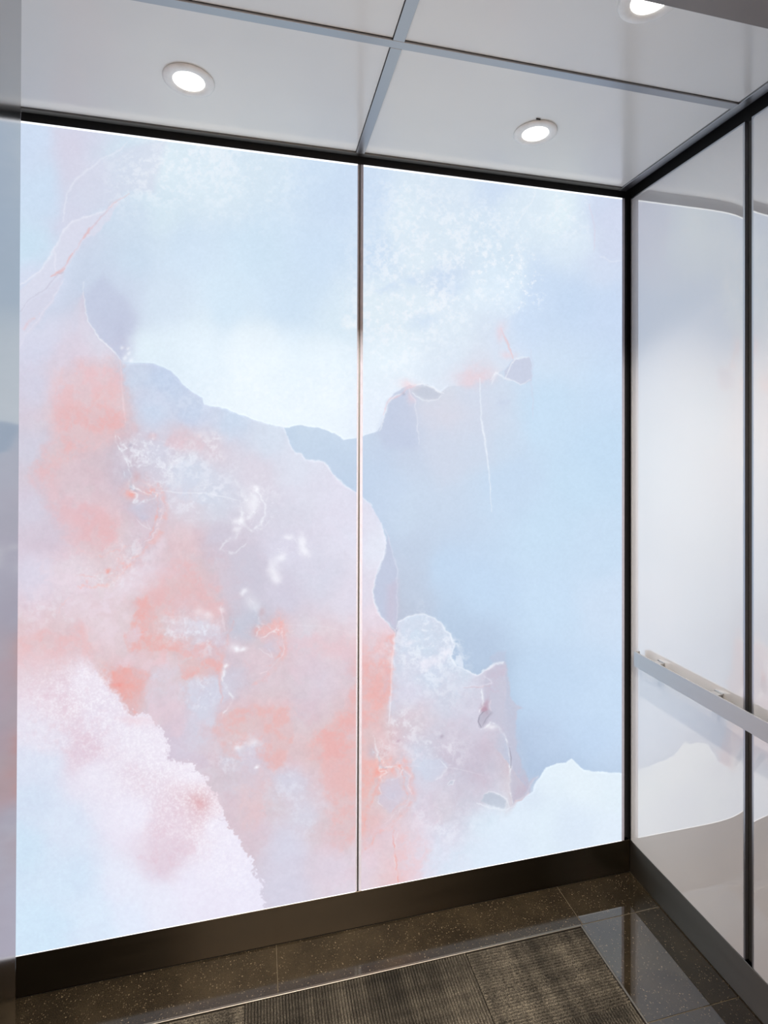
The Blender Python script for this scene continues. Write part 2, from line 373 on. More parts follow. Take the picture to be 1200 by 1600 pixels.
    sub = sub+(low[win]-sub)*a[..., None]; img[win] = sub+(8*brk[win]*np.exp(-((d-1.2)/1.6)**2)*(V[win] < 1110))[..., None]
    # --- top cloud sheet
    top = tone_field(TONES_TOP, Us, Vs, 26)+(mid*2.2+fine*1.6)[..., None]
    TOP = ("-60,100 1060,100 1060,620 950,560 870,545 830,560 800,562 790,575 765,590 745,600 700,604 688,612 668,600 650,602 640,600 618,612 606,626 603,645 596,662 590,672 565,684 555,685 538,688 525,678 500,669 470,664 "
           "443,668 435,666 405,658 380,650 355,640 318,632 315,622 290,605 268,580 240,567 200,567 192,568 186,558 172,540 150,520 137,500 133,475 133,455 100,480 40,500 -60,470")
    m_soft = 1.0+60*sstep(800, 880, U)+45*sstep(134, 112, U)
    pts = P(TOP); win = window(pts, U, V, 90); d, _ = seg_dist(pts, U[win]+(Ue[win]-U[win])*.8, V[win]+(Ve[win]-V[win])*.8, True)
    a = sstep(-1, 1, d/m_soft[win]); a = np.maximum(a*(1-sstep(20, 130, 133-U[win])*sstep(400, 560, V[win])), 0)
    sub = img[win]; sub = sub+(top[win]-sub)*a[..., None]
    sub += (7*brk[win]*np.exp(-((d-1.2)/1.7)**2)*(U[win] > 190)*(U[win] < 700))[..., None]; img[win] = sub
    # wedge beside the crack that comes down to the cloud tip
    patch("130,465 137,500 150,520 172,540 188,559 196,556 191,545 193,534 197,525 206,520 215,505 200,470 160,430", (190,197,221), soft=9, alpha=.6)
    patch("192,566 189,552 193,540 197,528 207,521 230,519 240,540 236,567", (222,235,246), soft=1.5, alpha=.0, rag=1.2)
    vein("131,440 132,470 136,500 150,522 170,540 185,556 190,566", WHT, 1.1, .7)
    blob(182,530,12,26,(186,192,216),.5)
    for k, (a0, b0, c0) in enumerate(((195,562,4), (200,556,3), (188,545,3), (205,566,3), (198,548,2.4))): blob(a0, b0, c0, c0, WHT, .6, .3)
    # --- sheets and veins, upper left
    patch("98,330 105,300 125,278 150,255 190,232 260,215 240,300 195,300 172,325 140,335 118,345 105,355 96,348", (212,215,233), soft=9, alpha=.55)
    patch("85,200 125,200 135,260 100,320 90,300", (214,210,228), soft=16, alpha=.5)
    vein("97,345 100,322 106,300 118,280 140,262 165,245 190,230 200,222", (228,232,245), 1.8, .75)
    patch("30,452 60,425 80,400 88,385 96,365 106,352 130,342 160,330 190,312 175,335 160,355 150,365 135,372 120,395 100,425 88,440 70,455 40,480 30,490", (217,219,236), soft=2, alpha=.85, rag=1.5)
    patch("30,490 40,478 70,455 90,438 100,425 92,450 80,475 60,505 40,525 30,545", (213,213,231), soft=3, alpha=.8, rag=1.5)
    vein("20,450 60,425 80,398 88,383 96,363 106,351 130,341 160,330 185,315", (234,236,248), 2.2, .8)
    vein("88,383 84,400 86,420 88,432", (232,233,246), 1.4, .7)
    vein("30,486 45,470 72,450 90,430 100,425", (190,188,208), .9, .7)
    vein("80,433 92,426 105,410 118,390 128,375 138,362 150,350 165,330 185,312 200,303", (226,176,180), 1.5, .75, mod=.5+.5*curd)
    vein("80,433 92,427 100,420", RED, 2.2, .6); vein("130,372 138,362 141,356", RED, 2.0, .55); vein("104,410 113,396", RED, 1.6, .45)
    vein("150,350 162,332 172,318 188,308", (200,195,212), 1.2, .6)
    vein("30,545 40,520 60,497 75,478 90,455 100,435", (232,228,242), 1.6, .6)
    vein("30,530 36,515 42,505 60,490", (236,182,182), 2.6, .5, mod=curd)
    blob(60,520,60,22,(216,218,236),.6)
    # mottled white areas
    def curdle(u0, v0, ru, rv, al, m=None): blob(u0, v0, ru, rv, WHT, al, 1.4, mod=(curd if m is None else m))
    for q in ((280,250,90,50,.45), (350,280,120,60,.35), (240,300,50,30,.3), (650,330,60,50,.5), (640,420,70,60,.6), (620,500,70,60,.55), (700,400,60,80,.5),
              (760,380,50,50,.45), (870,330,60,36,.55), (690,490,70,40,.45), (545,505,14,12,.8), (600,560,60,60,.3), (420,610,160,40,.25)): curdle(*q)
    for q in ((800,400,45,55,.75), (815,430,40,40,.8), (750,360,25,40,.5), (755,430,30,40,.6), (810,470,22,16,.7)): curdle(*q, m=sstep(.1, .55, fine)*sstep(.3, .6, spk))
    for q in ((690,430,16,22), (712,458,15,12), (650,512,22,9), (638,440,12,10), (604,455,14,8)): blob(*q, (203,220,242), .6, 1.0)
    blob(545,505,12,9,(240,246,252),.7,.9); blob(535,498,7,5,(236,243,251),.5,.8)
    vein("838,300 832,318 822,330 812,342 806,350", WHT, 1.3, .6); vein("812,335 818,328 826,322", WHT, 2.6, .5)
    vein("922,318 926,340 930,370 928,395", (222,208,224), 1.2, .6); patch("922,300 990,300 990,405 965,408 940,402 928,380 924,340", (207,214,236), soft=10, alpha=.5); vein("940,402 955,408 980,405", (226,232,246), 1.4, .6)
    # --- hollows along the right cloud edge
    patch("603,645 606,628 618,614 640,604 650,622 652,650 655,700 600,700 590,676", (188,199,223), soft=7, alpha=.8)
    vein("600,648 603,632 610,622 625,617 640,604 650,600", (236,190,196), 2.0, .55); vein("592,672 598,660 604,640 608,626 620,616 634,614", (234,240,250), 1.6, .7)
    vein("640,606 644,618 650,640 652,665 655,695", (226,232,245), 1.3, .75); blob(632,616,3,2.5,(170,170,190),.7,.2)
    patch("650,604 670,603 686,612 690,616 684,625 664,624 652,618 646,610", (189,197,214), soft=1.0, alpha=.95, rim=5, rimw=1.6, rag=.8)
    vein("644,602 655,600 670,602 686,611 694,614", WHT, 1.4, .8); vein("646,612 652,620 666,626 684,626 690,618", WHT, 1.3, .7)
    blob(640,600,14,8,(236,205,212),.6,.5); blob(645,622,6,10,(232,205,214),.5,.5)
    patch("655,628 690,628 740,605 752,590 765,640 770,720 690,760 655,700", (203,210,228), soft=16, alpha=.5)
    blob(740,590,26,12,(224,202,212),.7,.9); blob(690,650,46,30,(214,210,224),.4)
    patch("802,562 828,558 832,596 815,600 800,594 790,592 788,578", (195,201,222), soft=1.6, alpha=.85, rag=1.2)
    vein("790,590 800,568 806,560 828,558", WHT, 1.6, .7); vein("766,592 775,582 790,590 800,594 816,600 830,594", WHT, 1.6, .65); vein("768,600 772,588 780,580", WHT, 2.2, .55)
    blob(800,556,12,8,(230,205,214),.5,.5); vein("784,512 792,530 798,545 802,560", (238,172,170), 1.4, .6); blob(786,520,9,16,(228,208,220),.6,.4)
    vein("830,545 832,570 832,600 834,655", (200,206,228), 1.6, .6)
    vein("750,590 751,620 752,650 757,685 762,720 766,760 769,800", (228,236,247), 1.3, .85, rag=.6); vein("752,655 758,690 761,710", (232,238,249), 2.2, .5, rag=.5)
    blob(776,640,10,8,(190,202,226),.4)
    # second contour under the main one
    patch("603,850 606,835 613,862 621,890 622,930 619,960 617,986 606,975 590,955 585,935 586,905 592,888 600,870", (189,197,220), soft=1.4, alpha=.9)
    vein("600,825 607,842 614,865 621,890 622,920 620,955 617,985", (214,220,238), 1.2, .7)
    patch("604,915 622,905 619,975 616,984 604,972", (197,190,210), soft=8, alpha=.6)
    vein("596,818 603,850 600,870 591,889 586,905 583,925 585,940 591,956 605,975 616,988", (232,238,249), 1.5, .75)
    patch("556,770 580,790 596,818 590,800 620,800 640,760 600,720 560,730", (190,207,232), soft=14, alpha=.35)
    # gap between the cloud and the lavender sheet
    vein("443,668 447,682 455,700 461,706 470,708 478,718 500,720 507,722 520,740 535,757 560,772 582,791", (230,236,248), 1.5, .8)
    vein("430,655 436,662 444,667 448,662 440,652", (236,240,248), 1.4, .5)
    blob(470,750,40,40,(214,220,236),.4)
    # --- crack between the panels' red flank and the blue cloud
    vein("617,985 616,1005 613,1030 611,1060 611,1090 608,1130", (238,238,248), 1.4, .8, rag=.5)
    patch("616,992 614,1030 611,1070 606,1105 590,1125 560,1140 545,1060 560,1010 590,992", RED, soft=16, alpha=.22, mod=redm)
    patch("606,995 615,992 613,1040 610,1085 604,1080 602,1030", RED, soft=5, alpha=.4, mod=redm)
    vein("602,1030 606,1060 600,1085", (205,180,195), 3, .5)
    # left crack
    vein("186,562 190,585 190,605 192,630 196,660", (232,216,224), 1.4, .7, rag=.6)
    patch("110,575 180,570 188,590 190,640 194,668 170,665 130,690 90,700 85,650 100,610", (228,158,150), soft=22, alpha=.28, mod=redm)
    # --- red stains
    c2 = sstep(-.05, .42, fbm(U, V, 9, 4, 211, .62)); grit = sstep(.50, .78, spk)
    wm = .35+.75*sstep(-.35, .35, mot2+.5*mot)
    def stain(poly, col, al, soft=5, rag=3.2, md=None): patch(poly, col, soft=soft, alpha=al*.85, rag=rag, mod=wm if md is None else md)
    stain("85,600 100,575 130,566 189,572 192,640 195,665 182,674 150,700 110,718 70,748 52,742 60,700 92,690 80,640", (225,166,166), .50, 12)
    stain("120,575 188,575 190,600 150,612 120,600", (224,186,194), .45, 6)
    stain("95,640 130,630 190,640 193,664 160,668 120,690 98,705", (224,150,146), .40, 9)
    stain("50,745 70,722 92,740 100,780 130,790 155,800 185,826 192,850 150,864 120,868 96,840 80,810", (222,170,174), .45, 10)
    stain("125,790 150,785 180,812 188,845 160,862 130,850 115,820", (222,160,162), .38, 8)
    stain("226,905 240,890 262,880 280,874 310,880 335,895 345,920 346,960 330,968 300,958 270,950 252,940 245,947 232,935 214,920", (219,166,168), .62, 6)
    stain("206,935 220,930 232,945 245,950 248,975 255,990 280,985 300,1000 345,1010 350,1045 335,1055 290,1058 282,1040 300,1030 270,1022 245,1018 205,1015 195,1000 203,980 210,960", (226,146,138), .75, 3.5, 4)
    stain("200,985 215,980 218,1000 205,1006", (218,210,226), .8, 3)
    stain("168,1048 190,1044 215,1046 231,1052 232,1080 222,1110 212,1116 195,1098 180,1074", (231,130,116), .62, 4, 3)
    stain("328,1138 345,1120 360,1118 375,1105 410,1105 450,1106 457,1130 452,1170 445,1190 430,1203 415,1195 405,1180 400,1165 385,1160 372,1172 378,1190 350,1180 345,1160 330,1152", (222,157,152), .68, 5, 3)
    stain("481,1158 500,1140 520,1125 530,1110 545,1090 556,1060 566,1060 566,1290 545,1330 520,1322 512,1270 505,1230 498,1195 485,1180", (225,154,148), .60, 6, 2.4)
    stain("500,1150 530,1130 545,1120 556,1135 556,1170 535,1190 505,1180", (228,140,132), .40, 6)
    stain("20,1000 60,985 100,990 125,972 140,1010 152,1035 120,1032 90,1045 50,1050 20,1045", (226,168,168), .62, 7, 3)
    stain("370,1215 400,1200 425,1215 420,1260 405,1290 380,1300 372,1260", (222,182,184), .5, 10)
    stain("420,1000 470,990 530,1000 556,1010 556,1030 500,1025 450,1030", (220,186,196), .5, 8)
    stain("566,1190 600,1180 622,1188 600,1206 580,1230 572,1300 562,1340 560,1240", (230,150,138), .62, 5, 3)
    stain("566,1040 600,1030 612,1040 606,1100 596,1120 580,1130 566,1150", (229,150,142), .50, 6, 3)
    stain("620,1290 650,1300 670,1330 660,1370 625,1392 614,1392 618,1340", (228,180,182), .50, 12)
    # pale bands
    stain("60,870 120,880 170,930 200,960 190,1010 150,1000 130,960 80,950 45,990 30,930", (227,212,225), .55, 14)
    stain("150,935 190,910 225,870 250,840 262,850 240,880 210,910 190,940 165,960", (226,213,226), .6, 7)
    stain("205,1020 260,1022 285,1040 262,1062 240,1060 232,1050 200,1044 170,1044", (224,204,216), .7, 5)
    stain("232,1062 262,1064 285,1062 292,1100 280,1150 262,1150 240,1120 226,1112", (220,196,208), .6, 8)
    stain("282,1065 300,1060 345,1060 348,1090 340,1120 310,1125 290,1100", (204,209,227), .75, 6, 3)
    stain("340,1170 360,1182 380,1190 405,1195 400,1230 370,1225 345,1200", (203,205,222), .6, 7)
    stain("245,975 256,965 300,968 345,976 346,1002 320,1000 295,992 262,992", (214,212,228), .75, 4, 4)
    stain("352,860 400,850 420,900 400,960 372,968 350,930", (197,196,213), .6, 14)
    stain("262,728 300,722 335,735 350,780 320,790 280,775 258,758", (202,212,230), .6, 7)
    stain("258,690 285,682 318,692 316,702 290,704 262,700", (216,192,204), .7, 7)
    for q in ((220,700,30,22,.65), (235,725,34,22,.6), (300,735,60,26,.45), (330,775,30,22,.5), (290,790,46,24,.35), (290,985,55,14,.7), (325,1000,20,26,.4), (315,1090,30,26,.55), (385,1165,24,14,.6), (215,860,30,20,.4),
              (200,900,44,18,.4), (80,960,50,26,.35), (420,760,20,20,.3), (350,1190,30,20,.4), (450,1235,40,34,.35), (485,1290,40,40,.25), (640,1200,30,26,.4)): blob(q[0], q[1], q[2], q[3], (233,236,247), q[4], .8, mod=c2)
    for q in ((300,985,50,16,.6), (235,700,34,22,.4), (395,800,24,34,.5), (455,860,26,20,.3), (160,890,50,26,.35), (320,1080,26,30,.35), (415,985,34,18,.4)): blob(q[0], q[1], q[2], q[3], (242,244,251), q[4], .6, mod=grit*c2)
    for q in ((165,640,24,26,.40), (175,560,30,22,.14), (150,680,40,26,.35), (112,705,22,12,.40), (70,735,22,16,.25), (155,835,26,34,.32), (95,800,18,22,.28), (140,870,44,26,.25),
              (270,935,60,42,.38), (240,975,34,30,.40), (300,900,34,22,.25), (230,1000,28,30,.45), (270,1010,40,22,.45), (320,1010,22,28,.42), (340,1035,26,12,.40), (300,1050,40,9,.35), (60,1008,42,16,.38), (120,990,26,10,.36),
              (140,1015,26,12,.35), (205,1065,26,24,.75), (190,1045,26,12,.6), (220,1090,14,22,.65), (215,1062,14,16,.5), (370,1140,36,30,.35), (430,1110,40,22,.35), (440,1160,30,36,.38), (420,1185,34,14,.30), (400,1130,60,30,.22),
              (325,1138,12,10,.35), (500,1160,20,26,.2), (520,1130,24,18,.45), (545,1110,18,36,.42), (540,1180,24,28,.15), (520,1240,18,44,.15), (540,1290,26,30,.30), (545,1250,22,40,.1), (385,1220,40,60,.16), (400,1270,14,20,.28),
              (580,1060,24,44,.35), (590,1100,20,26,.30), (575,1130,14,36,.35), (575,1215,20,40,.45), (590,1180,20,20,.35), (570,1260,18,40,.45), (620,1345,12,36,.45), (630,1370,40,12,.20), (575,1310,16,28,.35),
              (350,985,12,26,.40), (302,1262,11,10,.55), (255,1010,24,34,.25), (500,1015,50,14,.18), (560,1010,40,16,.20), (330,880,30,20,.22), (290,860,36,22,.22), (260,690,30,10,.22), (310,690,26,12,.22)):
        blob(q[0], q[1], q[2], q[3], RED, q[4]*.26, 1.0, mod=redm)
    for q in ((330,1040,44,8,.35), (250,960,30,14,.4), (300,985,60,8,.3), (225,985,20,10,.45), (178,1042,18,6,.5), (150,890,26,6,.5), (140,912,28,6,.5), (165,885,6,6,.6), (180,868,40,10,.25)):
        blob(q[0], q[1], q[2], q[3], (236,112,92), q[4], 1.2, mod=redm*curd)
    # --- pale lavender and blue clearings inside the onyx
    for q in ((280,770,60,30,.35), (230,720,30,30,.25), (300,1010,20,10,.5), (250,1040,34,10,.5), (330,985,30,14,.5), (290,985,50,13,.55), (275,960,26,12,.5), (360,1070,20,20,.3), (310,1090,40,20,.45), (260,1075,26,16,.45),
              (395,1165,22,12,.6), (380,1175,14,10,.6), (320,1160,50,26,.35), (300,1210,30,20,.3), (440,1240,40,40,.3), (470,1300,50,50,.3), (545,1135,10,14,.4), (430,1290,40,50,.2), (370,1240,30,20,.25), (240,1050,30,10,.4), (335,1060,16,14,.5)):
        blob(q[0], q[1], q[2], q[3], (208,213,231), q[4], 1.2, mod=.6+.4*curd)
    # --- lace: the two swirls of crystals (and the one on the right panel), same motif drawn three times
    def swirl(du, dv, sc, al=1.0, faint=1.0):
        def T(s): return ' '.join('%.1f,%.1f' % (du+(a-220)*sc, dv+(b-770)*sc) for a, b in P(s))
        def B(a, b, r, s_, c, al_, rg=.5, md=None): blob(du+(a-220)*sc, dv+(b-770)*sc, r*sc, s_*sc, c, al_*al, rg, mod=md)
        B(222,770,26,16,CORAL,.65,.8,redm); B(206,775,8,6,(238,120,100),.7,.4); B(242,768,14,10,(238,126,108),.6,.6,curd)
        vein(T("246,756 254,775 258,800 256,820 248,835 236,850 222,865 200,876"), (234,150,140), 6*sc, .55*al, 1.5)
        vein(T("248,770 253,790 252,815 244,832 230,848 212,862"), (240,222,228), 1.2*sc, .6*al, 3.0)
        vein(T("243,772 246,795 247,815 240,830 226,843"), (238,128,110), 1.4*sc, .6*al, 3.0)
        vein(T("190,738 196,745 204,755 212,762 206,772 216,775 208,785 214,790 226,786 240,780 246,770 232,764"), WHT, 1.8*sc, .8*al, 2.2)
        vein(T("196,720 200,735 204,745 200,755 210,765 224,768 235,774"), WHT, 1.8*sc, .75*al, 2.2)
        vein(T("204,752 206,764 216,770"), GREY, 2.4*sc, .6*al, 1.2); B(213,745,6,7,(204,160,164),.6,.3); B(196,745,10,12,(188,190,208),.55,.5)
        B(222,805,16,12,(196,200,220),.6,.8); B(228,818,10,7,(190,197,220),.5,.6)
        vein(T("212,810 222,820 236,826 228,812"), (236,238,248), .9*sc, .5*al, 1.0)
        if faint: vein(T("250,767 265,768 290,770 320,770 340,774 355,778 372,782"), (236,240,249), .8*sc, .7*al*faint, .5)
    swirl(220, 770, 1.0)
    swirl(412, 978, .86, .9, .35)
    swirl(607, 1200, .98, .95, .5)
    for ln, wd, al in (("182,680 184,695 190,705 196,700 190,690 186,680", 1.8, .7), ("186,700 192,712 200,722 206,730", 2.4, .6), ("228,688 226,698 232,706 240,700", 1.4, .5), ("240,735 252,728 262,735 268,750", 1.3, .45),
                       ("200,730 212,724 226,728 240,722 254,730", 1.8, .45), ("205,700 216,690 230,695 222,710", 1.5, .4)): vein(ln, WHT, wd, al, 2.0)
    blob(215,708,34,22,WHT,.40,.8,lace); blob(225,730,40,20,WHT,.7,.8,lace); blob(203,696,4,3.5,(182,178,196),.7,.2); blob(207,672,7,8,(214,184,192),.5,.4); blob(234,682,6,5,(214,180,188),.5,.4)
    blob(290,740,60,36,WHT,.55,1,lace); blob(330,700,12,22,WHT,.35,1,curd); blob(345,700,8,26,WHT,.45,.8,curd); blob(300,700,40,10,WHT,.22,1,curd)
    # crystal rings
    for ln, wd, al in (("366,745 378,765 384,785", 4, .35), ("396,765 408,775 414,790 414,806 404,820 392,828 380,824 372,818", 2.4, .65), ("374,782 378,800 374,815 384,824 394,830", 3.6, .7), ("390,770 400,782 396,800 386,812", 6, .5),
                       ("358,846 350,850 344,860 356,864 372,860 384,848", 1.6, .5), ("400,826 410,824 420,812", 1.2, .4), ("372,835 364,842 352,846", 4.5, .5)): vein(ln, WHT, wd, al, 1.6)
    for q in ((397,765,5,5,.8), (392,790,11,20,.5), (378,820,8,5,.7), (375,834,6,6,.5), (447,843,9,4,.6), (470,850,7,13,.7), (475,862,9,6,.55), (442,872,7,8,.6), (433,892,8,16,.6), (436,905,6,8,.5), (384,922,7,4,.7), (392,938,10,10,.4),
              (398,948,6,6,.4), (372,1012,6,5,.9), (382,1012,5,4,.8), (364,1008,9,8,.35), (354,1038,4,4,.8), (350,1050,4,6,.6), (325,965,7,6,.5), (310,960,8,8,.4), (406,1197,3,2.5,.9), (375,1168,8,4,.6), (398,1160,9,5,.5), (345,950,5,3,.5)):
        blob(q[0], q[1], q[2], q[3], (242,244,252), q[4], .5)
    vein("345,948 347,962 350,978 352,985", (232,220,230), 1.6, .6); vein("354,1036 350,1050 348,1062 352,1075 358,1085 364,1093 360,1103 352,1112 346,1122", WHT, 2.0, .75, 1.6)
    vein("365,970 358,990 350,1010 346,1040 344,1070 346,1100", (224,160,156), 3.5, .5, 1.5)
    blob(295,970,46,14,WHT,.35,1,lace); blob(250,985,20,20,WHT,.2,1,lace)
    blob(385,965,26,26,(190,195,213),.5)
    # pinkish bridge of lace below the first swirl
    for ln, c, wd, al in (("120,918 140,914 160,916 175,908 190,895 210,880", CORAL, 3, .55), ("112,905 130,898 150,902", CORAL, 2, .4), ("150,868 170,866 190,862 205,850", CORAL, 2, .45), ("104,930 96,945 90,955", CORAL, 1.6, .3), ("180,872 190,884 205,886 220,874", (240,150,135), 2, .5)): vein(ln, c, wd, al, 3.0)
    blob(185,875,50,26,WHT,.35,1,lace); blob(160,905,50,18,WHT,.3,1,lace); blob(163,888,3,3,(236,110,90),.7,.5); blob(190,1066,5,4,(236,90,70),.4,.5)
    blob(215,905,36,18,(226,216,230),.55,1); blob(250,890,30,14,(220,214,230),.5,1)
    # --- lower right details
    for q in ((650,990,26,26,.45), (700,1010,12,26,.45), (655,1030,40,30,.4), (680,1045,30,20,.35), (680,1080,50,20,.25), (640,1150,24,26,.4), (620,1130,14,20,.35), (690,1175,40,22,.35), (700,1190,14,18,.3), (690,1290,60,20,.3)): curdle(*q)
    for q in ((642,1004,9,5), (672,1040,12,6), (660,1037,7,5), (690,1030,6,10)): blob(*q, (236,234,246), .6, .8)
    vein("617,985 622,971 640,963 660,960 680,966 692,980 704,990 710,1005 706,1025 712,1040 725,1047 745,1056 760,1048 772,1038", WHT, 1.5, .8)
    patch("713,1024 718,1022 724,1034 724,1046 716,1042 711,1034", (222,230,244), soft=1, alpha=.7)
    MV = "760,1052 768,1045 778,1038 792,1036 794,1062 797,1090 804,1098 815,1106 806,1112 806,1150 808,1175 816,1195 828,1222 838,1216 826,1238 806,1250 800,1258 797,1232 797,1200 793,1166 784,1146 772,1132 758,1134 749,1126 753,1108 756,1082 754,1070"
    patch(MV, (192,193,212), soft=2, alpha=.75, rag=1.3); patch(MV, (196,178,198), soft=10, alpha=.3, mod=redm)
    patch("765,1030 775,1018 790,1016 792,1036 776,1040", (186,193,216), soft=4, alpha=.6)
    vein("752,1050 765,1046 775,1038 790,1036", WHT, 2.0, .75); vein("755,1056 765,1062 768,1068 752,1073 735,1072 722,1073", (226,226,240), 1.4, .6); vein("725,1074 745,1074 765,1073", (205,180,192), 1.2, .6)
    vein("752,1078 754,1092 757,1104 750,1112", WHT, 1.8, .8); vein("768,1094 766,1102 768,1112", (232,220,232), 1.6, .6); blob(762,1106,5,8,(176,132,150),.75,.5); blob(764,1096,4,6,(184,150,168),.5,.4)
    patch("757,1114 765,1110 772,1112 766,1122 756,1136 750,1136 748,1126 751,1118", (180,178,196), soft=1, alpha=.7); vein("752,1136 748,1128 750,1118 757,1112", (130,128,146), .8, .8, .4); vein("754,1134 760,1124 768,1114", (140,138,156), .6, .6, .4)
    vein("752,1138 760,1138 768,1130 775,1130 782,1142 788,1152 792,1160 794,1172 797,1190 797,1215 796,1235 800,1256", WHT, 2.1, .85, 1.4); vein("796,1168 799,1185 798,1200", (120,118,136), .7, .7, .4)
    blob(770,1134,10,4,(246,248,253),.6,.5); blob(740,1180,40,40,(200,186,204),.35)
    patch("752,1252 756,1240 766,1238 782,1244 790,1252 788,1263 776,1262 764,1258", (186,194,211), soft=1, alpha=.9, rim=5, rimw=1.5); vein("746,1254 758,1260 772,1264 790,1265 800,1262", WHT, 1.6, .75); vein("756,1240 764,1237 780,1242 790,1250 796,1262", WHT, 1.2, .6)
    patch("702,1226 706,1220 711,1222 708,1227", (196,200,216), soft=.8, alpha=.9); vein("701,1227 704,1221 711,1220 709,1227 702,1228", WHT, .8, .7)
    patch("658,1192 670,1186 690,1186 700,1196 690,1210 676,1220 662,1218 656,1206", (203,210,229), soft=4, alpha=.6); vein("690,1190 698,1202 690,1212 680,1218", WHT, 1.6, .5)
    blob(625,1160,3,3,(190,160,176),.7,.3); blob(690,1152,3,2.5,(170,160,180),.6,.3); blob(620,1145,26,22,WHT,.4,.8,lace); blob(605,1175,18,16,WHT,.5,.8,lace)
    vein("614,1296 616,1330 620,1360 624,1392", (232,118,100), 1.5, .7, 1.5); vein("620,1300 616,1340 622,1385", WHT, 1.1, .4, 1.5)
    for ln in ("568,1290 575,1265 588,1240 600,1210 615,1200 630,1200", "566,1240 575,1225 590,1210", "566,1330 580,1315 592,1300"): vein(ln, (238,128,108), 3, .5, 3.0)
    patch("596,1226 606,1214 620,1216 630,1236 628,1252 612,1270 598,1262 592,1246", (204,200,219), soft=4, alpha=.6, rag=2)
    vein("595,1228 592,1246 598,1262", WHT, 1.2, .5, 2)
    # lower right white cloud
    lowc = tone_field("850,1220,223,236,247 900,1220,226,238,248 960,1240,223,236,247 900,1290,216,229,245 850,1290,220,234,247 800,1290,219,232,246 960,1290,222,234,248 780,1330,217,230,246 820,1250,214,226,242", Us, Vs, 26)+(mid*2)[..., None]
    pts = P("800,1264 806,1256 815,1252 822,1242 832,1236 838,1222 846,1208 852,1200 870,1193 884,1192 894,1185 901,1192 912,1202 930,1206 950,1207 1040,1210 1040,1600 760,1600 700,1400 760,1290")
    win = window(pts, U, V, 60); d, _ = seg_dist(pts, U[win]+(Ue[win]-U[win])*.8, V[win]+(Ve[win]-V[win])*.8, True)
    sf = 1.0+45*sstep(812, 770, U[win])+0*d; a = sstep(-1, 1, d/sf); sub = img[win]
    sub = sub-(6*np.exp(-np.clip(-d, 0, 99)/24)*(1-a))[..., None]; sub = sub+(lowc[win]-sub)*a[..., None]
    img[win] = sub+(7*brk[win]*np.exp(-((d-1.2)/1.7)**2)*sstep(800, 830, U[win]))[..., None]
    vein("822,1243 826,1232 834,1222 840,1212", (222,214,228), 1.6, .5); vein("806,1250 816,1246 824,1236 832,1226", (196,204,226), 1.4, .6)
    # --- foamy white mass, lower left
    foam = tone_field(TONES_FOAM, Us, Vs, 22)+(fine*3.2+mid*2.0)[..., None]*np.array([1, 1.5, 1.1], np.float32)
    pts = P("-60,1060 30,1050 70,1048 100,1040 125,1030 140,1034 158,1050 172,1070 185,1090 205,1112 225,1112 245,1130 258,1150 262,1170 261,1186 275,1190 292,1188 306,1194 312,1205 330,1230 345,1255 352,1275 358,1290 370,1310 385,1335 398,1355 408,1385 418,1420 430,1600 -60,1600")
    jag = sstep(.35, .8, spk)
    win = window(pts, U, V, 80); u = U[win]+9*r1[win]+6*fine[win]+7*(vn(U[win]/2.4, V[win]/2.4, 31)-.5); v = V[win]+9*r2[win]+7*(vn(U[win]/2.4, V[win]/2.4, 33)-.5)
    d, _ = seg_dist(pts, u, v, True); fade = 6+50*sstep(150, 40, U[win])*sstep(1160, 1060, V[win])+14*sstep(190, 100, U[win])
    a = sstep(-1.2, 1.2, (d-1)/np.maximum(1.3, fade*.8*(U[win] < 200)+1.3)); sub = img[win]
    img[win] = sub+(foam[win]-sub)*a[..., None]
    foamm = np.zeros_like(U); foamm[win] = a
    fl = (sstep(.40, .78, spk*.75+.25*(fine*.5+.5))*sstep(1330, 1240, V-(U-150)*.6)*foamm*sstep(30, 160, U+.35*(V-1050)*0+80))
    for q in ((150,1120,120,70,.55), (250,1190,70,60,.55), (310,1270,50,60,.5), (340,1330,40,60,.4), (230,1250,90,60,.35), (120,1070,90,40,.5), (380,1380,40,40,.3)):
        blob(q[0], q[1], q[2], q[3], (243,241,250), q[4], .6, mod=fl)
    pk = sstep(-.05, .5, fbm(U, V, 12, 4, 161, .7))*foamm
    for q in ((130,1165,40,22,.6), (60,1080,40,26,.5), (100,1085,50,26,.35), (220,1220,22,20,.6), (265,1290,36,30,.6), (250,1340,36,20,.65), (300,1310,22,30,.4), (200,1120,60,26,.3), (80,1130,60,30,.3)):
        blob(q[0], q[1], q[2], q[3], (220,190,204), q[4]*.85, .8, mod=pk)
    blob(302,1262,10,9,(212,140,142),.65,.6); blob(215,1120,20,10,(232,190,196),.35,.8)
    patch("262,1188 290,1186 312,1196 330,1200 318,1180 280,1172 264,1170", (205,196,214), soft=4, alpha=.5); vein("318,1196 310,1202 300,1208", (190,178,196), 1.2, .5, 2); vein("334,1276 344,1280 352,1282", (200,188,205), 1.4, .6, 2)
    # fine print grain
    g = (fbm(U, V, 3.2, 2, 201)*2.2+(spk-.5)*2.6)
    img = img + g[..., None]
    rd = np.clip(img[..., 0]-img[..., 2], 0, 255)*.32; img[..., 1] += rd*.9; img[..., 2] += rd*1.15
    img = (img-214)*np.array([1.0, 1.0, 1.0])+214 + np.array([1.0, 1, 0])
    return np.clip(img, 0, 255)/255.0

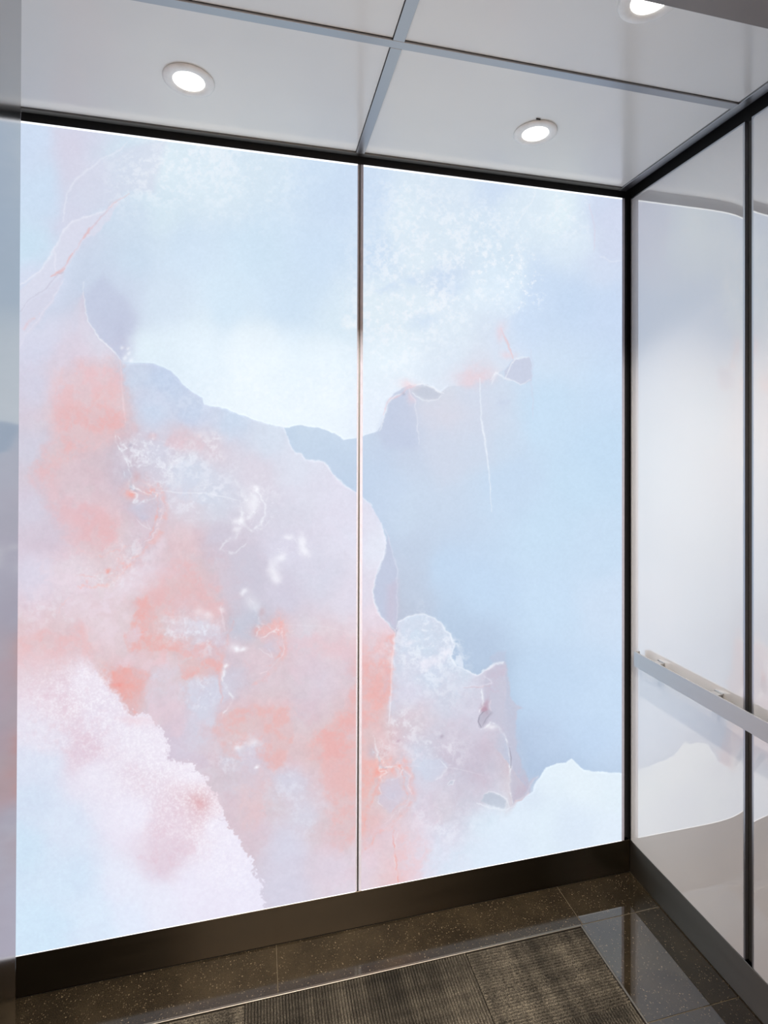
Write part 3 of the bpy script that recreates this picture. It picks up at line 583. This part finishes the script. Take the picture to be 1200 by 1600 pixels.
AX0, AX1, AZ0, AZ1 = -0.645, 1.202, BH, PT
W_, H_ = 1232, 1446
art = artwork(W_, H_, AX0, AX1, AZ0, AZ1)
buf = np.ones((H_, W_, 4), np.float32); buf[..., :3] = art
pic = bpy.data.images.new('artwork', W_, H_); pic.pixels.foreach_set(buf.ravel()); pic.update(); pic.pack()
def art_mat():
    m = NT('backlit_artwork_glass'); tc = m.add('ShaderNodeTexCoord')
    im = m.add('ShaderNodeTexImage'); im.image = pic; im.extension = 'EXTEND'; im.interpolation = 'Cubic'
    m.ln(tc.outputs['UV'], im.inputs[0]); m.ln(im.outputs[0], m.p.inputs['Emission Color'])
    g = m.add('ShaderNodeMixRGB', blend_type='MULTIPLY'); g.inputs[0].default_value = 1; g.inputs[2].default_value = (.035,.035,.035,1)
    m.ln(im.outputs[0], g.inputs[1]); m.ln(g.outputs[0], m.p.inputs['Base Color'])
    m.set(Base_Color=(.03,.03,.035,1), Roughness=.35, Emission_Strength=MURAL_LIGHT, Specular_IOR_Level=.06)
    return m.m
M['art'] = art_mat()

# ------------------------------------------------------------------ floor
floor = struct(mk('floor', [(XL-.02, XR+.02, YF0, D+.02, -.06, -.012)], M['dark']))
G = .0008
mk('grout', [(XL, XR+.004, 1.4365, D+.004, -.0119, -.0010), (.9463, XR+.004, YF0, 1.4365, -.0119, -.0010)], plain('grout', srgb(82,73,56), .7), floor)
def tile(x0, x1, y0, y1, m='stone'): return mk('stone_tile', [(x0+G, x1-G, y0+G, y1-G, -.012, 0)], M[m], floor, .0006, 1)
CX1, CY1 = .9463, 1.4345
for a, b in ((XL, -.842+.01), (-.842+.01, .054), (.054, .9515)):
    if b-a > .03: tile(max(a, XL), b, CY1+.002, D+.004, 'stone_dull')
tile(.9515, XR+.002, CY1+.002, D+.004)
ys = [CY1+.002, 1.153, .871, YF0]
for a, b in zip(ys[1:], ys[:-1]): tile(CX1, XR+.002, a, b)
# metal edge between carpet and stone
mk('edge_strip', [(XL, CX1-.0005, CY1-.004, CY1+.0022, -.010, .0022)], M['strip'], floor, .0006, 1)
mk('edge_strip', [(CX1-.006, CX1-.0003, YF0, CY1-.0045, -.010, .0022)], M['strip'], floor, .0006, 1)
# carpet tiles with ribs
def carpet_tile(x0, x1, y0, y1, along, pitch=.0078):
    x0 += .0006; x1 -= .0006; y0 += .0006; y1 -= .0006
    bm = bmesh.new()
    L0, L1, A0, A1 = (y0, y1, x0, x1) if along == 'x' else (x0, x1, y0, y1)
    n = max(1, int(round((L1-L0)/pitch))); p = (L1-L0)/n
    prof = []
    for i in range(n):
        c = L0+i*p
        prof += [(c, -.0060), (c+p*.20, -.0010), (c+p*.5, .0009), (c+p*.80, -.0010)]
    prof.append((L1, -.0060)); prof = [(L0, -.011)]+prof+[(L1, -.011)]
    def pt(l, a, z): return (a, l, z) if along == 'x' else (l, a, z)
    r0 = [bm.verts.new(pt(l, A0, z)) for l, z in prof]; r1 = [bm.verts.new(pt(l, A1, z)) for l, z in prof]
    for i in range(len(prof)-1): bm.faces.new((r0[i], r0[i+1], r1[i+1], r1[i]))
    bm.faces.new((r0[0], r1[0], r1[-1], r0[-1])); bm.faces.new(list(reversed(r0))); bm.faces.new(r1)
    bmesh.ops.recalc_face_normals(bm, faces=bm.faces[:])
    me = bpy.data.meshes.new('carpet_tile'); bm.to_mesh(me); bm.free()
    return link('carpet_tile', me, M['carpet'], floor)
ex, ey = CX1-.0065, CY1-.0045
carpet_tile(.575, ex, 1.205, ey, 'x'); carpet_tile(.575, ex, YF0, 1.205, 'y')
carpet_tile(-.03, .575, 1.205, ey, 'y'); carpet_tile(-.03, .575, YF0, 1.205, 'x')
carpet_tile(XL, -.03, 1.205, ey, 'x'); carpet_tile(XL, -.03, YF0, 1.205, 'y')

# ------------------------------------------------------------------ walls (dark carriers behind the panels)
wall_back = struct(mk('wall_back', [(XL-.04, XR+.04, D+.022, D+.06, -.06, 2.36)], M['dark']))
wall_right = struct(mk('wall_right', [(XR+.0222, XR+.06, YF0, D+.022, -.06, 2.36)], M['dark']))
wall_left = struct(mk('wall_left', [(XL-.06, XL-.022, YF0, D+.022, -.06, 2.36)], M['dark']))
def bowed_panel(x, y0, y1, z0, z1, sgn, parent):
    """white panel standing proud of the wall, its face curving back very slightly at both vertical edges"""
    n = 40; bm = bmesh.new(); a = math.radians(1.7); R = .036; rows = []
    ysam = []
    for i in range(n+1):
        t = i/n; t = .5-.5*math.cos(math.pi*t); ysam.append(y0+(y1-y0)*t)
    for y in ysam:
        d = R*math.tan(a)*(math.exp(-(y-y0)/R)+math.exp(-(y1-y)/R))
        rows.append((y, x+sgn*d))
    f0 = [bm.verts.new((xx, y, z0)) for y, xx in rows]; f1 = [bm.verts.new((xx, y, z1)) for y, xx in rows]
    b0 = [bm.verts.new((x+sgn*.0215, y, z0)) for y in (y0, y1)]; b1 = [bm.verts.new((x+sgn*.0215, y, z1)) for y in (y0, y1)]
    front = [bm.faces.new((f0[i], f0[i+1], f1[i+1], f1[i])) for i in range(n)]
    bm.faces.new((b0[0], b0[1], b1[1], b1[0])); bm.faces.new((f0[0], f1[0], b1[0], b0[0])); bm.faces.new((f0[-1], b0[1], b1[1], f1[-1]))
    bm.faces.new(f1+[b1[1], b1[0]]); bm.faces.new(list(reversed(f0))+[b0[0], b0[1]])
    bmesh.ops.recalc_face_normals(bm, faces=bm.faces[:])
    for f in front: f.smooth = True
    me = bpy.data.meshes.new('wall_panel'); bm.to_mesh(me); bm.free()
    for e in me.edges:
        pass
    o = link('wall_panel', me, M['white'], parent)
    me.set_sharp_from_angle(angle=math.radians(30))
    return o
def side_panel(y0, y1, x, sgn, wall):
    t = .0048
    p = bowed_panel(x, y0+t, y1-t, BH+.001, PT-t, sgn, wall)
    r = mk('panel_rim', [(min(x+sgn*.0012, x+sgn*.0205), max(x+sgn*.0012, x+sgn*.0205), a, b, c, d) for a, b, c, d in
                         ((y0, y0+t-.0002, BH+.001, PT), (y1-t+.0002, y1, BH+.001, PT), (y0+t-.0002, y1-t+.0002, PT-t+.0002, PT))], M['whiterim'], wall)
    return p
side_panel(1.1355, 1.5755, XR, 1, wall_right); side_panel(.695, 1.1152, XR, 1, wall_right)
side_panel(1.1355, 1.5755, XL, -1, wall_left); side_panel(.695, 1.1152, XL, -1, wall_left)
struct(mk('trim_1', [(XR+.012, XR+.0215, 1.1160, 1.1347, BH, PT)], M['mullion']))
struct(mk('trim_2', [(XR-.0165, XR-.0020, D+.012, D+.0215, BH, PT)], M['dark']))
struct(mk('trim_3', [(.2884, .2928, D+.004, D+.0215, BH, PT)], M['mullion']))

# baseboards
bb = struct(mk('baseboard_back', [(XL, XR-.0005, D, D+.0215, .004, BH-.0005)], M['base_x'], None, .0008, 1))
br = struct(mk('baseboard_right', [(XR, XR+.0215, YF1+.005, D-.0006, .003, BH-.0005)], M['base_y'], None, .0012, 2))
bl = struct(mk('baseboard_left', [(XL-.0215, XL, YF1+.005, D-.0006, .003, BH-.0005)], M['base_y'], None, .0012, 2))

# ------------------------------------------------------------------ ceiling
ceiling = struct(mk('ceiling', [(XL-.06, XR+.06, YF0, D+.06, 2.33, 2.40)], M['dark']))
bx0, bx1 = .2757, .3010; by0, by1 = 1.1105, 1.1315
IX0, IX1, IY1 = XL+.0455, 1.1775, 1.5585
PZ = CZ+.0045
for a, b in ((IX0+.001, bx0-.0012), (bx1+.0004, IX1-.0012)):
    mk('ceiling_panel', [(a, b, by1+.0004, IY1-.0006, PZ, PZ+.010)], M['ceil'], ceiling, .0004, 1)
    mk('ceiling_panel', [(a, b, YF1+.002, by0-.0016, PZ, PZ+.010)], M['ceil'], ceiling, .0004, 1)
mk('ceiling_bar', [(bx0, bx1, YF1+.002, by0-.0004, CZ, CZ+.02)], M['bar'], ceiling, .0004, 1)
mk('ceiling_bar', [(bx0, bx1, by1+.0004, IY1-.0004, CZ, CZ+.02)], M['bar'], ceiling, .0004, 1)
mk('ceiling_bar', [(IX0, IX1-.0004, by0, by1, CZ, CZ+.02)], M['bar'], ceiling, .0004, 1)
mk('ceiling_bar', [(IX1, IX1+.0275, YF1+.002, D-.001, CZ, CZ+.02)], M['bar'], ceiling, .0004, 1)
mk('ceiling_bar', [(IX0-.0275, IX0-.0004, YF1+.002, D-.001, CZ, CZ+.02)], M['bar'], ceiling, .0004, 1)
mk('ceiling_bar', [(IX0, IX1-.0004, IY1, IY1+.0165, CZ, CZ+.02)], metal('perimeter_bar_dark_reflection', (.16,.155,.15,1), .35), ceiling, .0004, 1)  # same bar steel, darkened: the dark reflection along the back is in its colour

# ------------------------------------------------------------------ front wall, jambs and header of the doorway
wf = struct(mk('wall_front', [(XL-.06, JX0-.003, YF0+.003, YF1-.003, -.06, 2.40), (JX1+.003, XR+.06, YF0+.003, YF1-.003, -.06, 2.40), (JX0-.003, JX1+.003, YF0+.003, YF1-.003, HZ+.003, 2.40)], M['dark']))
mk('jamb_cladding', [(JX0-.16, JX0, YF0, YF1, 0, 2.328)], M['steel'], wf, .0012, 3)
mk('jamb_cladding', [(JX1, JX1+.16, YF0, YF1, 0, 2.328)], M['steel'], wf, .0012, 3)
mk('header_cladding', [(JX0+.0005, JX1-.0005, YF0, YF1, HZ, 2.328)], metal('header_steel', (.20,.18,.172,1), .34, (1,1,1), .01), wf, .0012, 2)

# ------------------------------------------------------------------ backlit panels
def art_panel(x0, x1, tl, tr, label):
    root = empty('backlit_panel', ((x0+x1)/2, D, BH)); thing(root, label, 'light panel')
    ox, oy, oz = root.location
    a, b = x0+tl, x1-tr
    bm = bmesh.new(); bm_box(bm, a-ox, b-ox, 0, .018, .0015, PT-BH-.006)
    uv = bm.loops.layers.uv.new('UVMap')
    for f in bm.faces:
        for l in f.loops: l[uv].uv = ((l.vert.co.x+ox-AX0)/(AX1-AX0), (l.vert.co.z+oz-AZ0)/(AZ1-AZ0))
    me = bpy.data.meshes.new('artwork_glass'); bm.to_mesh(me); bm.free(); link('artwork_glass', me, M['art'], root)
    o = mk('edge_light', [(a-ox, b-ox, -.0003, .018, PT-BH-.0058, PT-BH-.0008)], M['edge_led'], root)
    mk('lower_edge_light', [(a-ox, b-ox, -.0003, .018, 0, .0013)], M['edge_soft'], root)
    mk('side_rim', [(x0-ox, a-ox-.0002, .0005, .018, 0, PT-BH-.0008)], M['rim'], root)
    mk('side_rim', [(b-ox+.0002, x1-ox, .0005, .018, 0, PT-BH-.0008)], M['rim'], root)
    mk('back_tray', [(x0-ox, x1-ox, .0182, .0212, 0, PT-BH)], M['whiterim'], root)
    return root
art_panel(-.645, .2880, .004, .0045, 'backlit glass panel left of the metal mullion, pink onyx swirls under pale cloud')
art_panel(.2932, 1.2015, .0085, .0100, 'backlit glass panel right of the metal mullion, mostly pale blue with white clouds')

# ------------------------------------------------------------------ downlights
def downlight(x, y, label):
    r = empty('downlight', (x, y, PZ)); thing(r, label, 'ceiling light', 'recessed ceiling downlights')
    lathe('trim_ring', [(.0360,-.0035), (.039,-.0062), (.048,-.0068), (.055,-.0058), (.0585,-.0034), (.0590,-.0012), (.0575,-.0004), (.0360,-.0006), (.0360,-.0035)], M['ring'], r)
    lathe('diffuser', [(.0, -.0046), (.028,-.0045), (.0358,-.0034), (.0358,-.0006), (0,-.0006)], M['lens'], r)
    L = bpy.data.lights.new('lamp', 'SPOT'); L.energy = DOWN_W; L.color = (1, .85, .69); L.spot_size = math.radians(92); L.spot_blend = 1.0; L.shadow_soft_size = .014
    lo = bpy.data.objects.new('lamp', L); COL.objects.link(lo); lo.parent = r; lo.location = (0, 0, -.012)
    return r
downlight(-.1659, 1.351, 'round white downlight in the left rear ceiling panel, above the pink onyx panel')
d2 = downlight(.742, 1.348, 'small round downlight in the rear right ceiling panel, above the blue panel')
downlight(.738, .893, 'round downlight partly cut off by the door header at the top right')
downlight(-.1659, .893, 'round downlight in the front left ceiling panel, beyond the top of the view')
mk('spring_clip', [(-.030,-.018,-.0605,-.0585,-.003,-.0002)], M['dark'], d2)

# ------------------------------------------------------------------ handrail
hr = empty('handrail', (XR, 1.2, .77)); thing(hr, 'flat satin steel handrail bar along the white right wall', 'handrail')
def loc(*b): return [(b[0]-XR, b[1]-XR, b[2]-1.2, b[3]-1.2, b[4]-.77, b[5]-.77)]
RZ0, RZ1, RX = .7205, .7690, 1.1922
mk('rail', loc(RX, RX+.0045, .74, 1.5175, RZ0, RZ1), M['rail'], hr, .0006, 2)
mk('end_return', loc(RX+.0045, RX+.0195, 1.5130, 1.5175, RZ0, RZ1), M['rail'], hr, .0004, 1)
for y in (1.428, 1.213, .99, .79):
    b = mk('bracket', loc(RX+.0050, XR-.0040, y-.012, y+.012, RZ0+.012, RZ1-.004), M['rail'], hr, .0006, 1)
    mk('wall_plate', loc(XR-.0040, XR-.0001, y-.014, y+.014, RZ0+.004, RZ1-.001), M['brushed'], b, .0005, 1)

# ------------------------------------------------------------------ lobby behind the camera, with added warm fill
LY = -3.2
struct(mk('lobby_floor', [(-2.6, 2.8, LY, YF0-.002, -.06, -.001)], M['lobby_floor']))
struct(mk('lobby_ceiling', [(-2.6, 2.8, LY, YF0-.002, 2.75, 2.82)], M['lobby_wall']))
struct(mk('lobby_wall_far', [(-2.6, 2.8, LY-.1, LY-.001, -.06, 2.82)], M['lobby_wall']))
struct(mk('lobby_wall_left', [(-2.7, -2.601, LY, YF0-.002, -.06, 2.82)], M['lobby_wall']))
struct(mk('lobby_wall_right', [(2.801, 2.9, LY, YF0-.002, -.06, 2.82)], M['lobby_wall']))
struct(mk('lobby_wall_front', [(-2.6, XL-.062, YF0, YF1, -.06, 2.82), (XR+.062, 2.8, YF0, YF1, -.06, 2.82), (XL-.062, XR+.062, YF0, YF1, 2.402, 2.82)], M['lobby_wall']))
L = bpy.data.lights.new('lobby_fill', 'AREA'); L.shape = 'RECTANGLE'; L.size = 1.6; L.size_y = .5; L.energy = LOBBY_FILL_W; L.color = (1, .92, .84)  # unseen area lamp, added as warm fill for the cab
lo = bpy.data.objects.new('lobby_fill', L); COL.objects.link(lo); lo.location = (.3, -1.1, 2.72)
for x, wd, lb in ((.30, .07, 'wide warm glowing wall sconce on the far lobby wall'), (1.46, .03, 'slim warm wall sconce at the right end of the lobby'), (-.37, .035, 'slim warm wall sconce left of the wide one in the lobby')):
    s = mk('wall_sconce', [(x-wd, x+wd, LY+.002, LY+.05, .5, 2.2)], M['sconce'], None, .01, 2)
    thing(s, lb, 'wall lamp', 'lobby wall sconces')
